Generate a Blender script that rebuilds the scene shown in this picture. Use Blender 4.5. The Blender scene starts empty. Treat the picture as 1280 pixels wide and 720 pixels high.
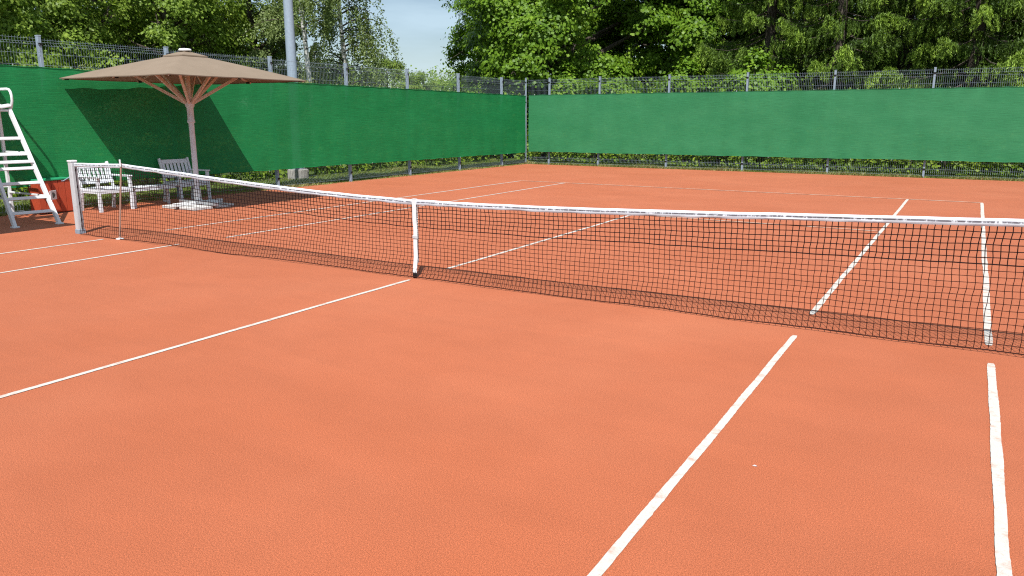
import bpy, math, random
import numpy as np
from mathutils import Vector, Matrix, noise as mnoise

R = math.radians
S = bpy.context.scene
COL = S.collection

# ------------------------------------------------------------------ camera
cd = bpy.data.cameras.new('camera')
cam = bpy.data.objects.new('camera', cd)
COL.objects.link(cam)
cam.location = (5.2046, -6.7347, 1.7507)
cam.rotation_euler = (R(90 - 12.568), 0, R(30.492))
cd.sensor_width = 36
cd.lens = 963.97 / 1280 * 36
cd.clip_start = 0.05
cd.clip_end = 3000
S.camera = cam

# ------------------------------------------------------------------ sky and sun
SUN = Vector((0.38, -0.63, 1.0)).normalized()
W = bpy.data.worlds.new('World')
S.world = W
W.use_nodes = True
wn, wl = W.node_tree.nodes, W.node_tree.links
bg = wn['Background']
sky = wn.new('ShaderNodeTexSky')
sky.sky_type = 'NISHITA'
sky.sun_disc = False
sky.sun_elevation = math.asin(SUN.z)
sky.sun_rotation = math.atan2(SUN.x, SUN.y)
sky.air_density = 1.0
sky.dust_density = 0.6
sky.ozone_density = 1.5
tc = wn.new('ShaderNodeTexCoord')
mp = wn.new('ShaderNodeMapping')
mp.inputs['Scale'].default_value = (1.6, 1.6, 9.0)
nz = wn.new('ShaderNodeTexNoise')
nz.inputs['Scale'].default_value = 2.2
nz.inputs['Detail'].default_value = 6
nz.inputs['Roughness'].default_value = 0.55
rp = wn.new('ShaderNodeValToRGB')
rp.color_ramp.elements[0].position = 0.46
rp.color_ramp.elements[0].color = (0.22, 0.22, 0.22, 1)
rp.color_ramp.elements[1].position = 0.66
rp.color_ramp.elements[1].color = (0.6, 0.6, 0.6, 1)
mx = wn.new('ShaderNodeMixRGB')
mx.inputs['Color2'].default_value = (6.8, 8.8, 10.2, 1)
wl.new(tc.outputs['Generated'], mp.inputs['Vector'])
wl.new(mp.outputs['Vector'], nz.inputs['Vector'])
wl.new(nz.outputs['Fac'], rp.inputs['Fac'])
wl.new(rp.outputs['Color'], mx.inputs['Fac'])
wl.new(sky.outputs['Color'], mx.inputs['Color1'])
wl.new(mx.outputs['Color'], bg.inputs['Color'])
bg.inputs['Strength'].default_value = 0.08

sd = bpy.data.lights.new('sun', 'SUN')
sd.energy = 4.5
sd.angle = R(0.53)
sd.color = (1.0, 0.985, 0.955)
sun = bpy.data.objects.new('sun', sd)
COL.objects.link(sun)
sun.rotation_euler = SUN.to_track_quat('Z', 'Y').to_euler()

S.view_settings.view_transform = 'Standard'
S.view_settings.look = 'None'
S.view_settings.gamma = 1
S.view_settings.use_curve_mapping = False
S.view_settings.exposure = 0.28
S.render.engine = 'CYCLES'
S.cycles.use_denoising = False
S.cycles.filter_width = 1.15
S.cycles.max_bounces = 8
S.cycles.transparent_max_bounces = 16

# ------------------------------------------------------------------ materials
def mat(name, col, rough=0.6, spec=0.3, metal=0.0):
    m = bpy.data.materials.new(name)
    m.use_nodes = True
    b = m.node_tree.nodes['Principled BSDF']
    b.inputs['Base Color'].default_value = (*col, 1)
    b.inputs['Roughness'].default_value = rough
    b.inputs['Specular IOR Level'].default_value = spec
    b.inputs['Metallic'].default_value = metal
    return m

class NT:
    """tiny helper to wire node graphs"""
    def __init__(s, m):
        s.m, s.n, s.l = m, m.node_tree.nodes, m.node_tree.links
        s.b = s.n['Principled BSDF']
        s.tc = s.n.new('ShaderNodeTexCoord').outputs['Object']
    def scale(s, v):
        k = s.n.new('ShaderNodeMapping')
        k.inputs['Scale'].default_value = v
        s.l.new(s.tc, k.inputs['Vector'])
        return k.outputs['Vector']
    def noise(s, sc, det=4, rough=0.5, vec=None, dist=0.0):
        k = s.n.new('ShaderNodeTexNoise')
        k.inputs['Scale'].default_value = sc
        k.inputs['Detail'].default_value = det
        k.inputs['Roughness'].default_value = rough
        k.inputs['Distortion'].default_value = dist
        s.l.new(vec if vec is not None else s.tc, k.inputs['Vector'])
        return k.outputs['Fac']
    def ramp(s, f, stops):
        k = s.n.new('ShaderNodeValToRGB')
        e = k.color_ramp.elements
        while len(e) < len(stops):
            e.new(0.5)
        for i, (p, c) in enumerate(stops):
            e[i].position = p
            e[i].color = (*c, 1) if len(c) == 3 else c
        s.l.new(f, k.inputs['Fac'])
        return k.outputs['Color']
    def mix(s, f, a, b, mode='MIX'):
        k = s.n.new('ShaderNodeMixRGB')
        k.blend_type = mode
        for sock, v in ((k.inputs['Fac'], f), (k.inputs['Color1'], a), (k.inputs['Color2'], b)):
            if isinstance(v, (int, float)):
                sock.default_value = v
            elif isinstance(v, tuple):
                sock.default_value = (*v, 1)
            else:
                s.l.new(v, sock)
        return k.outputs['Color']
    def bump(s, h, strength=0.3, dist=0.01):
        k = s.n.new('ShaderNodeBump')
        k.inputs['Strength'].default_value = strength
        k.inputs['Distance'].default_value = dist
        s.l.new(h, k.inputs['Height'])
        s.l.new(k.outputs['Normal'], s.b.inputs['Normal'])
        return k
    def color(s, c):
        s.l.new(c, s.b.inputs['Base Color'])
    def attr(s, name):
        k = s.n.new('ShaderNodeAttribute')
        k.attribute_name = name
        return k.outputs['Fac']

def g3(v):
    return (v, v, v)

def clay_mat():
    m = mat('clay', (0.5, 0.15, 0.07), 0.9, 0.15)
    t = NT(m)
    big = t.noise(0.45, 5, 0.55)
    patch = t.noise(2.2, 5, 0.6, None, 0.5)
    sweep = t.noise(1.0, 4, 0.6, t.scale((0.5, 2.0, 1)), 0.8)
    mid = t.noise(42, 4, 0.7)
    fine = t.noise(105, 3, 0.7)
    grain = t.noise(240, 2, 0.7)
    c = t.ramp(big, [(0.30, (0.352, 0.095, 0.039)), (0.52, (0.372, 0.105, 0.046)), (0.72, (0.394, 0.118, 0.054))])
    c = t.mix(0.14, c, t.ramp(sweep, [(0.35, g3(0.38)), (0.65, g3(0.62))]), 'OVERLAY')
    c = t.mix(0.12, c, t.ramp(patch, [(0.32, g3(0.40)), (0.68, g3(0.60))]), 'OVERLAY')
    c = t.mix(0.12, c, t.ramp(mid, [(0.30, g3(0.40)), (0.70, g3(0.60))]), 'OVERLAY')
    c = t.mix(0.5, c, t.ramp(fine, [(0.32, g3(0.34)), (0.5, g3(0.5)), (0.68, g3(0.66))]), 'OVERLAY')
    c = t.mix(0.9, c, t.ramp(grain, [(0.34, g3(0.24)), (0.5, g3(0.5)), (0.66, g3(0.78))]), 'OVERLAY')
    # pale brick crumbs and a few dark ones
    crumbs = t.ramp(t.noise(165, 2, 0.55), [(0.665, g3(0)), (0.72, g3(0.75))])
    c = t.mix(crumbs, c, (0.52, 0.22, 0.13))
    darks = t.ramp(t.noise(130, 2, 0.5, t.scale((1.0, 1.1, 1.0))), [(0.27, g3(0.7)), (0.33, g3(0))])
    c = t.mix(darks, c, (0.22, 0.050, 0.022))
    t.color(c)
    t.b.inputs['Diffuse Roughness'].default_value = 1.0
    t.b.inputs['Sheen Weight'].default_value = 0.15
    t.b.inputs['Sheen Roughness'].default_value = 0.45
    t.b.inputs['Sheen Tint'].default_value = (1.0, 0.72, 0.58, 1)
    return m

def line_mat(name, base, wear_lo, wear_hi):
    m = mat(name, base, 0.9, 0.1)
    t = NT(m)
    w = t.ramp(t.noise(9, 6, 0.7), [(wear_lo, g3(0)), (wear_hi, g3(1))])
    f = t.ramp(t.noise(160, 3, 0.7), [(0.34, g3(0.5)), (0.58, g3(1))])
    c = t.mix(w, base, (0.60, 0.27, 0.16))
    c = t.mix(0.35, c, f, 'MULTIPLY')
    t.color(c)
    t.bump(t.noise(200, 2), 0.3, 0.003)
    return m

def paint_mat(name, col, dirt=(0.4, 0.35, 0.3), amt=0.25, rough=0.5):
    m = mat(name, col, rough, 0.35)
    t = NT(m)
    d = t.ramp(t.noise(14, 5, 0.65), [(0.50, g3(0)), (0.80, g3(amt))])
    t.color(t.mix(d, col, dirt))
    t.bump(t.noise(60, 3), 0.08, 0.003)
    return m

def galv_mat(name, v):
    m = mat(name, (v * .92, v * 1.03, v * 1.16), 0.5, 0.35, 0.0)
    t = NT(m)
    c = t.ramp(t.noise(18, 4, 0.6), [(0.3, (v * .72, v * .86, v * 1.03)), (0.7, (v * .88, v * 1.05, v * 1.24))])
    t.color(c)
    return m

def leaf_mat(name, dark, mid, light, trans=0.35, rough=0.45, tcol=None):
    m = bpy.data.materials.new(name)
    m.use_nodes = True
    t = NT(m)
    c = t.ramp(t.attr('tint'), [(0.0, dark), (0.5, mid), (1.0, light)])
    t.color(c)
    t.b.inputs['Roughness'].default_value = rough
    t.b.inputs['Specular IOR Level'].default_value = 0.25
    tr = t.n.new('ShaderNodeBsdfTranslucent')
    t.l.new(t.mix(1.0, c, tcol or (1.25, 1.3, 0.55), 'MULTIPLY'), tr.inputs['Color'])
    ms = t.n.new('ShaderNodeMixShader')
    ms.inputs['Fac'].default_value = trans
    t.l.new(t.b.outputs['BSDF'], ms.inputs[1])
    t.l.new(tr.outputs['BSDF'], ms.inputs[2])
    t.l.new(ms.outputs['Shader'], t.n['Material Output'].inputs['Surface'])
    return m

def bark_mat(name, a, b, sc=(6, 6, 1.2)):
    m = mat(name, a, 0.9, 0.1)
    t = NT(m)
    n = t.noise(3, 6, 0.65, t.scale(sc))
    t.color(t.ramp(n, [(0.38, a), (0.62, b)]))
    t.bump(n, 0.5, 0.03)
    return m

def birch_bark():
    m = mat('birch_bark', (0.6, 0.58, 0.54), 0.8, 0.15)
    t = NT(m)
    n = t.noise(4, 5, 0.6, t.scale((1.0, 1.0, 4.5)))
    t.color(t.ramp(n, [(0.34, (0.05, 0.045, 0.04)), (0.42, (0.55, 0.53, 0.49)), (0.7, (0.66, 0.64, 0.60))]))
    return m

def screen_mat(name, lo, hi, rough, spec):
    m = mat(name, lo, rough, spec)
    t = NT(m)
    weave = t.noise(1.0, 3, 0.6, t.scale((3, 3, 70)))
    broad = t.noise(0.9, 4, 0.55, t.scale((1.0, 1.0, 2.4)))
    crease = t.noise(1.0, 3, 0.5, t.scale((2.6, 2.6, 0.35)))
    c = t.ramp(broad, [(0.3, lo), (0.7, hi)])
    c = t.mix(0.55, c, t.ramp(weave, [(0.3, g3(0.38)), (0.7, g3(0.62))]), 'OVERLAY')
    t.color(c)
    k = t.bump(t.mix(0.45, crease, weave), 0.35, 0.03)
    tr = t.n.new('ShaderNodeBsdfTranslucent')
    tr.inputs['Color'].default_value = (0.03, 0.20, 0.08, 1)
    tp = t.n.new('ShaderNodeBsdfTransparent')
    m1 = t.n.new('ShaderNodeMixShader')
    m1.inputs['Fac'].default_value = 0.18
    t.l.new(t.b.outputs['BSDF'], m1.inputs[1])
    t.l.new(tr.outputs['BSDF'], m1.inputs[2])
    m2 = t.n.new('ShaderNodeMixShader')
    m2.inputs['Fac'].default_value = 0.03      # an open-weave shade net: a little shows through
    t.l.new(m1.outputs['Shader'], m2.inputs[1])
    t.l.new(tp.outputs['BSDF'], m2.inputs[2])
    t.l.new(m2.outputs['Shader'], t.n['Material Output'].inputs['Surface'])
    return m

def canopy_mat():
    m = mat('canopy_cloth', (0.36, 0.265, 0.19), 0.85, 0.1)
    t = NT(m)
    c = t.ramp(t.noise(2.5, 5, 0.6), [(0.3, (0.275, 0.208, 0.150)), (0.7, (0.310, 0.236, 0.172))])
    c = t.mix(0.3, c, t.ramp(t.noise(300, 2), [(0.3, g3(0.4)), (0.7, g3(0.6))]), 'OVERLAY')
    t.color(c)
    t.bump(t.noise(5, 3), 0.15, 0.02)
    tr = t.n.new('ShaderNodeBsdfTranslucent')
    tr.inputs['Color'].default_value = (0.20, 0.09, 0.05, 1)
    ms = t.n.new('ShaderNodeMixShader')
    ms.inputs['Fac'].default_value = 0.08
    t.l.new(t.b.outputs['BSDF'], ms.inputs[1])
    t.l.new(tr.outputs['BSDF'], ms.inputs[2])
    t.l.new(ms.outputs['Shader'], t.n['Material Output'].inputs['Surface'])
    return m

def tape_mat():
    m = mat('net_tape', (0.80, 0.79, 0.78), 0.75, 0.2)
    t = NT(m)
    # a grimy stitched seam: the tint attribute is 1 along the fold, streaks break it up
    st = t.ramp(t.noise(1.0, 5, 0.75, t.scale((24, 9, 14))), [(0.38, g3(0)), (0.50, g3(1))])
    seam = t.mix(1.0, t.attr('tint'), st, 'MULTIPLY')
    t.color(t.mix(t.mix(1.0, seam, (0.95, 0.95, 0.95), 'MULTIPLY'), (0.82, 0.86, 0.91), (0.14, 0.13, 0.15)))
    return m

def ground_mat():
    m = mat('grass_soil', (0.08, 0.11, 0.03), 0.95, 0.1)
    t = NT(m)
    c = t.ramp(t.noise(0.7, 6, 0.7), [(0.35, (0.06, 0.095, 0.022)), (0.55, (0.10, 0.145, 0.035)), (0.75, (0.17, 0.155, 0.06))])
    c = t.mix(0.6, c, t.ramp(t.noise(30, 3, 0.7), [(0.3, g3(0.3)), (0.7, g3(0.7))]), 'OVERLAY')
    t.color(c)
    t.bump(t.noise(25, 4, 0.7), 0.8, 0.05)
    return m

M = {
    'clay': clay_mat(),
    'line': line_mat('line_paint', (0.67, 0.62, 0.555), 0.52, 0.76),
    'faded': line_mat('faded_line_paint', (0.74, 0.58, 0.46), 0.46, 0.66),
    'ground': ground_mat(),
    'galv': galv_mat('galvanised_steel', 0.36),
    'wire': galv_mat('galvanised_wire', 0.40),
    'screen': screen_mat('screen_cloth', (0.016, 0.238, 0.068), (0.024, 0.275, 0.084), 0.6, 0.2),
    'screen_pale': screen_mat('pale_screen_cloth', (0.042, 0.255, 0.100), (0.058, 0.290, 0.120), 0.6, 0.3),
    'eyelet': mat('cable_tie', (0.42, 0.48, 0.43), 0.5),
    'tape': tape_mat(),
    'cord': mat('net_cord', (0.016, 0.006, 0.006), 0.8, 0.2),
    'cord2': mat('net_twine', (0.042, 0.011, 0.007), 0.8, 0.2),
    'strap': paint_mat('strap_webbing', (0.80, 0.79, 0.78), (0.5, 0.42, 0.38), 0.2, 0.8),
    'black': mat('black_plastic', (0.015, 0.013, 0.013), 0.5),
    'white': paint_mat('white_paint', (0.82, 0.82, 0.82), (0.55, 0.45, 0.38), 0.22),
    'whitewood': paint_mat('white_painted_wood', (0.84, 0.87, 0.91), (0.60, 0.48, 0.42), 0.25, 0.6),
    'post': paint_mat('post_paint', (0.60, 0.60, 0.61), (0.35, 0.25, 0.2), 0.4, 0.45),
    'stick': paint_mat('stick_wood', (0.42, 0.25, 0.19), (0.6, 0.5, 0.45), 0.5, 0.6),
    'canopy': canopy_mat(),
    'pole': paint_mat('pole_timber', (0.82, 0.83, 0.86), (0.40, 0.28, 0.22), 0.5, 0.55),
    'strut': paint_mat('strut_timber', (0.82, 0.71, 0.62), (0.40, 0.24, 0.16), 0.5, 0.55),
    'slab': paint_mat('white_paving', (0.66, 0.65, 0.63), (0.52, 0.33, 0.25), 0.5, 0.85),
    'red': paint_mat('red_stained_wood', (0.48, 0.070, 0.028), (0.30, 0.045, 0.02), 0.5, 0.6),
    'lid': mat('green_plastic', (0.03, 0.34, 0.15), 0.4),
    'emblem': mat('emblem_ink', (0.10, 0.14, 0.13), 0.6),
    'concrete': paint_mat('concrete', (0.42, 0.40, 0.37), (0.25, 0.24, 0.2), 0.6, 0.9),
    'maple': leaf_mat('maple_leaf', (0.075, 0.155, 0.012), (0.150, 0.270, 0.021), (0.26, 0.39, 0.038), 0.30),
    'aspen': leaf_mat('aspen_leaf', (0.115, 0.190, 0.026), (0.215, 0.315, 0.044), (0.35, 0.45, 0.075), 0.34),
    'birch': leaf_mat('birch_leaf', (0.105, 0.150, 0.050), (0.180, 0.240, 0.080), (0.29, 0.35, 0.12), 0.3),
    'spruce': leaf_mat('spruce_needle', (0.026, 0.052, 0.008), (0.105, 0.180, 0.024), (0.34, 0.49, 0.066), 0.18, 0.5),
    'farspruce': leaf_mat('young_spruce_needle', (0.035, 0.060, 0.018), (0.065, 0.10, 0.025), (0.12, 0.16, 0.035), 0.2, 0.5),
    'shrub': leaf_mat('shrub_leaf', (0.13, 0.17, 0.045), (0.24, 0.28, 0.085), (0.36, 0.37, 0.14)),
    'hedge': leaf_mat('hedge_leaf', (0.085, 0.16, 0.016), (0.20, 0.31, 0.030), (0.38, 0.48, 0.05)),
    'grass': leaf_mat('grass_blade', (0.13, 0.19, 0.035), (0.22, 0.29, 0.060), (0.42, 0.36, 0.17), 0.3, 0.6),
    'bark': bark_mat('bark', (0.045, 0.036, 0.028), (0.12, 0.10, 0.08)),
    'birchbark': birch_bark(),
    'deadtwig': mat('dry_twig', (0.13, 0.085, 0.055), 0.9, 0.1),
    'litter': mat('paper', (0.55, 0.50, 0.50), 0.8),
}

# ------------------------------------------------------------------ mesh helpers
class MB:
    def __init__(s):
        s.v, s.f, s.t = [], [], []
    def add(s, vs, fs, tint=0.0):
        o = len(s.v)
        s.v += [tuple(p) for p in vs]
        s.f += [tuple(i + o for i in f) for f in fs]
        s.t += [tint] * len(fs)
        return s
    def obox(s, c, ax, ay, az, ch=0.0):
        """oriented box from centre and three half-axis vectors; ch chamfers the edges"""
        c, ax, ay, az = Vector(c), Vector(ax), Vector(ay), Vector(az)
        if ch <= 0:
            vs = [c + ax * i + ay * j + az * k for i in (-1, 1) for j in (-1, 1) for k in (-1, 1)]
            return s.add(vs, [(0, 1, 3, 2), (4, 6, 7, 5), (0, 4, 5, 1), (2, 3, 7, 6), (0, 2, 6, 4), (1, 5, 7, 3)])
        L = [ax.length, ay.length, az.length]
        U = [a.normalized() for a in (ax, ay, az)]
        ch = min(ch, min(L) * 0.6)
        vs, idx = [], {}
        for i in (-1, 1):
            for j in (-1, 1):
                for k in (-1, 1):
                    for a in range(3):
                        q = [L[0], L[1], L[2]]
                        for b in range(3):
                            if b != a:
                                q[b] -= ch
                        idx[(i, j, k, a)] = len(vs)
                        vs.append(c + U[0] * q[0] * i + U[1] * q[1] * j + U[2] * q[2] * k)
        fs = []
        sg = (-1, 1)
        for i in sg:
            fs.append([idx[(i, j, k, 0)] for j, k in ((-1, -1), (1, -1), (1, 1), (-1, 1))][::i])
            fs.append([idx[(j, i, k, 1)] for k, j in ((-1, -1), (1, -1), (1, 1), (-1, 1))][::i])
            fs.append([idx[(j, k, i, 2)] for j, k in ((-1, -1), (1, -1), (1, 1), (-1, 1))][::i])
        for i in sg:
            for j in sg:
                fs.append((idx[(i, j, -1, 0)], idx[(i, j, 1, 0)], idx[(i, j, 1, 1)], idx[(i, j, -1, 1)]))
                fs.append((idx[(i, -1, j, 0)], idx[(i, 1, j, 0)], idx[(i, 1, j, 2)], idx[(i, -1, j, 2)]))
                fs.append((idx[(-1, i, j, 1)], idx[(1, i, j, 1)], idx[(1, i, j, 2)], idx[(-1, i, j, 2)]))
                for k in sg:
                    fs.append((idx[(i, j, k, 0)], idx[(i, j, k, 1)], idx[(i, j, k, 2)]))
        return s.add(vs, fs)
    def box(s, x0, x1, y0, y1, z0, z1, ch=0.0):
        return s.obox(((x0 + x1) / 2, (y0 + y1) / 2, (z0 + z1) / 2), ((x1 - x0) / 2, 0, 0), (0, (y1 - y0) / 2, 0), (0, 0, (z1 - z0) / 2), ch)
    def bar(s, a, b, w, h, up=(0, 0, 1), ch=0.0):
        a, b = Vector(a), Vector(b)
        d = b - a
        z = d.normalized()
        u = Vector(up)
        if abs(z.dot(u)) > 0.98:
            u = Vector((1, 0, 0))
        x = z.cross(u).normalized()
        y = x.cross(z).normalized()
        return s.obox((a + b) / 2, x * w / 2, y * h / 2, d / 2, ch)
    def tube(s, pts, rad, n=8, caps=True, tint=0.0):
        pts = [Vector(p) for p in pts]
        if not hasattr(rad, '__len__'):
            rad = [rad] * len(pts)
        vs, fs = [], []
        prev = None
        for i, p in enumerate(pts):
            d = (pts[min(i + 1, len(pts) - 1)] - pts[max(i - 1, 0)]).normalized()
            if prev is None:
                u = Vector((0, 0, 1)) if abs(d.z) < 0.9 else Vector((1, 0, 0))
                x = d.cross(u).normalized()
            else:
                x = (prev - d * prev.dot(d)).normalized()
            prev = x
            y = d.cross(x)
            for k in range(n):
                a = 2 * math.pi * k / n
                vs.append(p + (x * math.cos(a) + y * math.sin(a)) * rad[i])
        for i in range(len(pts) - 1):
            for k in range(n):
                k2 = (k + 1) % n
                fs.append((i * n + k, i * n + k2, (i + 1) * n + k2, (i + 1) * n + k))
        if caps:
            fs.append(tuple(range(n))[::-1])
            fs.append(tuple((len(pts) - 1) * n + k for k in range(n)))
        return s.add(vs, fs, tint)
    def lathe(s, c, prof, n=20):
        c = Vector(c)
        vs, fs = [], []
        for r, z in prof:
            for k in range(n):
                a = 2 * math.pi * k / n
                vs.append(c + Vector((r * math.cos(a), r * math.sin(a), z)))
        for i in range(len(prof) - 1):
            for k in range(n):
                k2 = (k + 1) % n
                fs.append((i * n + k, i * n + k2, (i + 1) * n + k2, (i + 1) * n + k))
        fs.append(tuple(range(n))[::-1])
        fs.append(tuple((len(prof) - 1) * n + k for k in range(n)))
        return s.add(vs, fs)
    def build(s, name, material, parent=None, smooth=False, tint=False):
        me = bpy.data.meshes.new(name)
        me.from_pydata(s.v, [], s.f)
        me.materials.append(material)
        if smooth:
            me.polygons.foreach_set('use_smooth', [True] * len(me.polygons))
            try:
                me.set_sharp_from_angle(angle=R(40))
            except Exception:
                pass
        if tint:
            a = me.attributes.new('tint', 'FLOAT', 'FACE')
            a.data.foreach_set('value', s.t)
        me.update()
        o = bpy.data.objects.new(name, me)
        COL.objects.link(o)
        if parent:
            o.parent = parent
        return o

def tag(o, label=None, cat=None, group=None, kind=None):
    for k, v in (('label', label), ('category', cat), ('group', group), ('kind', kind)):
        if v:
            o[k] = v
    return o

def thing(name, label, cat, loc=(0, 0, 0), rz=0.0, group=None):
    o = bpy.data.objects.new(name, None)
    o.empty_display_size = 0.2
    COL.objects.link(o)
    o.location = loc
    o.rotation_euler = (0, 0, rz)
    return tag(o, label, cat, group)

def copy_tree(o, parent=None):
    c = o.copy()
    COL.objects.link(c)
    if parent:
        c.parent = parent
    for ch in list(o.children):
        copy_tree(ch, c)
    return c

def np_mesh(name, V, F, tint, material, parent=None):
    """mesh from numpy arrays: V (n,3), F (m,4)"""
    me = bpy.data.meshes.new(name)
    me.vertices.add(len(V))
    me.vertices.foreach_set('co', np.ascontiguousarray(V, dtype=np.float32).ravel())
    me.loops.add(F.size)
    me.loops.foreach_set('vertex_index', np.ascontiguousarray(F, dtype=np.int32).ravel())
    me.polygons.add(len(F))
    me.polygons.foreach_set('loop_start', np.arange(0, F.size, F.shape[1], dtype=np.int32))
    me.update(calc_edges=True)
    me.validate()
    a = me.attributes.new('tint', 'FLOAT', 'FACE')
    a.data.foreach_set('value', np.ascontiguousarray(tint, dtype=np.float32))
    me.materials.append(material)
    o = bpy.data.objects.new(name, me)
    COL.objects.link(o)
    if parent:
        o.parent = parent
    return o

def unit(a):
    return a / (np.linalg.norm(a, axis=-1, keepdims=True) + 1e-9)

def leaves(C, N, U, L, asp):
    """folded kite leaves: centres C, normals N, long direction U, length L, width/length asp"""
    U = unit(U - N * (U * N).sum(1, keepdims=True))
    Vv = np.cross(N, U)
    L = L[:, None]
    a = C - U * L * 0.5
    b = C + U * L * 0.5 - N * L * 0.08
    m = C - U * L * 0.06
    p = m + Vv * L * asp * 0.5 - N * L * 0.10
    q = m - Vv * L * asp * 0.5 - N * L * 0.10
    V = np.stack([a, p, b, q], 1).reshape(-1, 3)
    F = np.arange(len(V)).reshape(-1, 4)
    return V, F

def pix(px, d):
    """ground point seen in photo column px at distance d (used once, to lay out the planting)"""
    az = R(-30.492) + math.atan((px - 640) / 963.97)
    return 5.2046 + math.sin(az) * d, -6.7347 + math.cos(az) * d

# ================================================================== SETTING
rnd = random.Random(7)

# ground out to the horizon
b = MB()
n = 24
ext = [-900, -300, -100, -50] + [-40 + i * 4 for i in range(21)] + [50, 100, 300, 900]
nn = len(ext)
vs = [(x, y, -0.02 - 0.004 * max(0, max(abs(x), abs(y)) - 60) ** 0.5) for x in ext for y in ext]
fs = [(i * nn + j, (i + 1) * nn + j, (i + 1) * nn + j + 1, i * nn + j + 1) for i in range(nn - 1) for j in range(nn - 1)]
b.add(vs, fs)
tag(b.build('grass_ground', M['ground']), kind='structure')

def fence_x(y):
    return -9.22 - 0.02 * (18.75 - y)

# clay sheet with a ragged edge
def clay_sheet():
    xs_n = 120
    b = MB()
    vs, fs = [], []
    rows = []
    ys = [-16 + (34.95) * i / 160 for i in range(161)]
    for y in ys:
        jl = mnoise.noise(Vector((0.3, y * 1.7, 0))) * 0.10 + mnoise.noise(Vector((5.3, y * 6, 0))) * 0.04
        lx = fence_x(y) - 0.10 + jl - (0.20 if y < 3 else 0.20 * max(0, (6 - y) / 3))
        rows.append((lx, y))
    K = 100
    for lx, y in rows:
        for k in range(K + 1):
            x = lx + (16 - lx) * k / K
            yy = y
            if y > 18.9:
                yy = 18.78 + mnoise.noise(Vector((x * 1.5, 2.0, 0))) * 0.10 + mnoise.noise(Vector((x * 6, 8.0, 0))) * 0.05
            vs.append((x, yy, 0.0))
    for i in range(len(rows) - 1):
        for k in range(K):
            a = i * (K + 1) + k
            fs.append((a, a + 1, a + K + 2, a + K + 1))
    b.add(vs, fs)
    return b.build('clay_court', M['clay'])
tag(clay_sheet(), kind='structure')

# painted lines: hand laid, so the edges wander a little
def line(name, a, b2, w=0.05, m='line', z=0.004, seed=0, amp=0.006):
    a, b2 = Vector((*a, 0)), Vector((*b2, 0))
    d = b2 - a
    n = max(2, int(d.length / 0.025))
    t = d.normalized()
    s = Vector((-t.y, t.x, 0))
    B = MB()
    vs, fs = [], []
    for i in range(n + 1):
        p = a + d * i / n
        q = i * d.length / n
        e = [mnoise.noise(Vector((q * 1.3, seed, k * 7))) * amp + mnoise.noise(Vector((q * 3.1, seed + 3, k * 7))) * amp * 0.5 + mnoise.noise(Vector((q * 16, seed + 4, k * 7))) * amp * 0.22 + mnoise.noise(Vector((q * 55, seed + 5, k * 7))) * 0.0035 for k in (0, 1)]
        # rounded, ragged ends
        en = min(i, n - i) * d.length / n
        f = min(1.0, 0.70 + en * 4.5) if en < 0.07 else 1.0
        wob = mnoise.noise(Vector((q * 0.5, seed + 9, 1))) * amp * 1.2
        jx = t * (mnoise.noise(Vector((seed, i, 0))) * 0.0)
        vs += [p + s * (w / 2 * f + e[0] + wob) + jx + Vector((0, 0, z)), p - s * (w / 2 * f + e[1] - wob) + jx + Vector((0, 0, z))]
    for i in range(n):
        fs.append((2 * i, 2 * i + 1, 2 * i + 3, 2 * i + 2))
    B.add(vs, fs)
    return tag(B.build(name, M[m]), kind='structure')

line('centre_line', (0.03, -6.4), (0.05, -0.19), 0.047, seed=1)
line('centre_line', (0.04, 0.53), (0.0, 6.38), 0.05, seed=2)
line('singles_sideline', (4.115, -9.5), (4.12, -0.34), 0.048, seed=3)
line('singles_sideline', (4.11, 0.45), (4.115, 11.88), 0.052, seed=4)
line('doubles_sideline', (5.50, -9.5), (5.49, -0.38), 0.052, seed=5, amp=0.0055)
line('doubles_sideline', (5.48, 0.14), (5.485, 11.88), 0.056, seed=6)
line('singles_sideline', (-4.16, -9.5), (-4.22, 0.10), 0.05, seed=7)
line('singles_sideline', (-4.15, 0.84), (-4.115, 11.88), 0.05, seed=8)
line('doubles_sideline', (-5.52, -9.5), (-5.55, -0.18), 0.05, seed=9)
line('doubles_sideline', (-5.57, 0.84), (-5.485, 11.88), 0.05, seed=10)
line('service_line', (-4.08, 6.405), (4.075, 6.40), 0.045, 'faded', 0.0075, seed=11)
line('baseline', (-5.50, 11.91), (5.50, 11.91), 0.055, 'faded', 0.0075, seed=12)
line('baseline', (-5.50, -11.9), (5.50, -11.9), 0.05, 'line', 0.0075, seed=13)

# ================================================================== FENCES
def ztop_left(y):
    return 3.015 + 0.115 * max(0, 18.75 - y) / 17.3
Y0, Y1 = -5.8, 18.72

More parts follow.
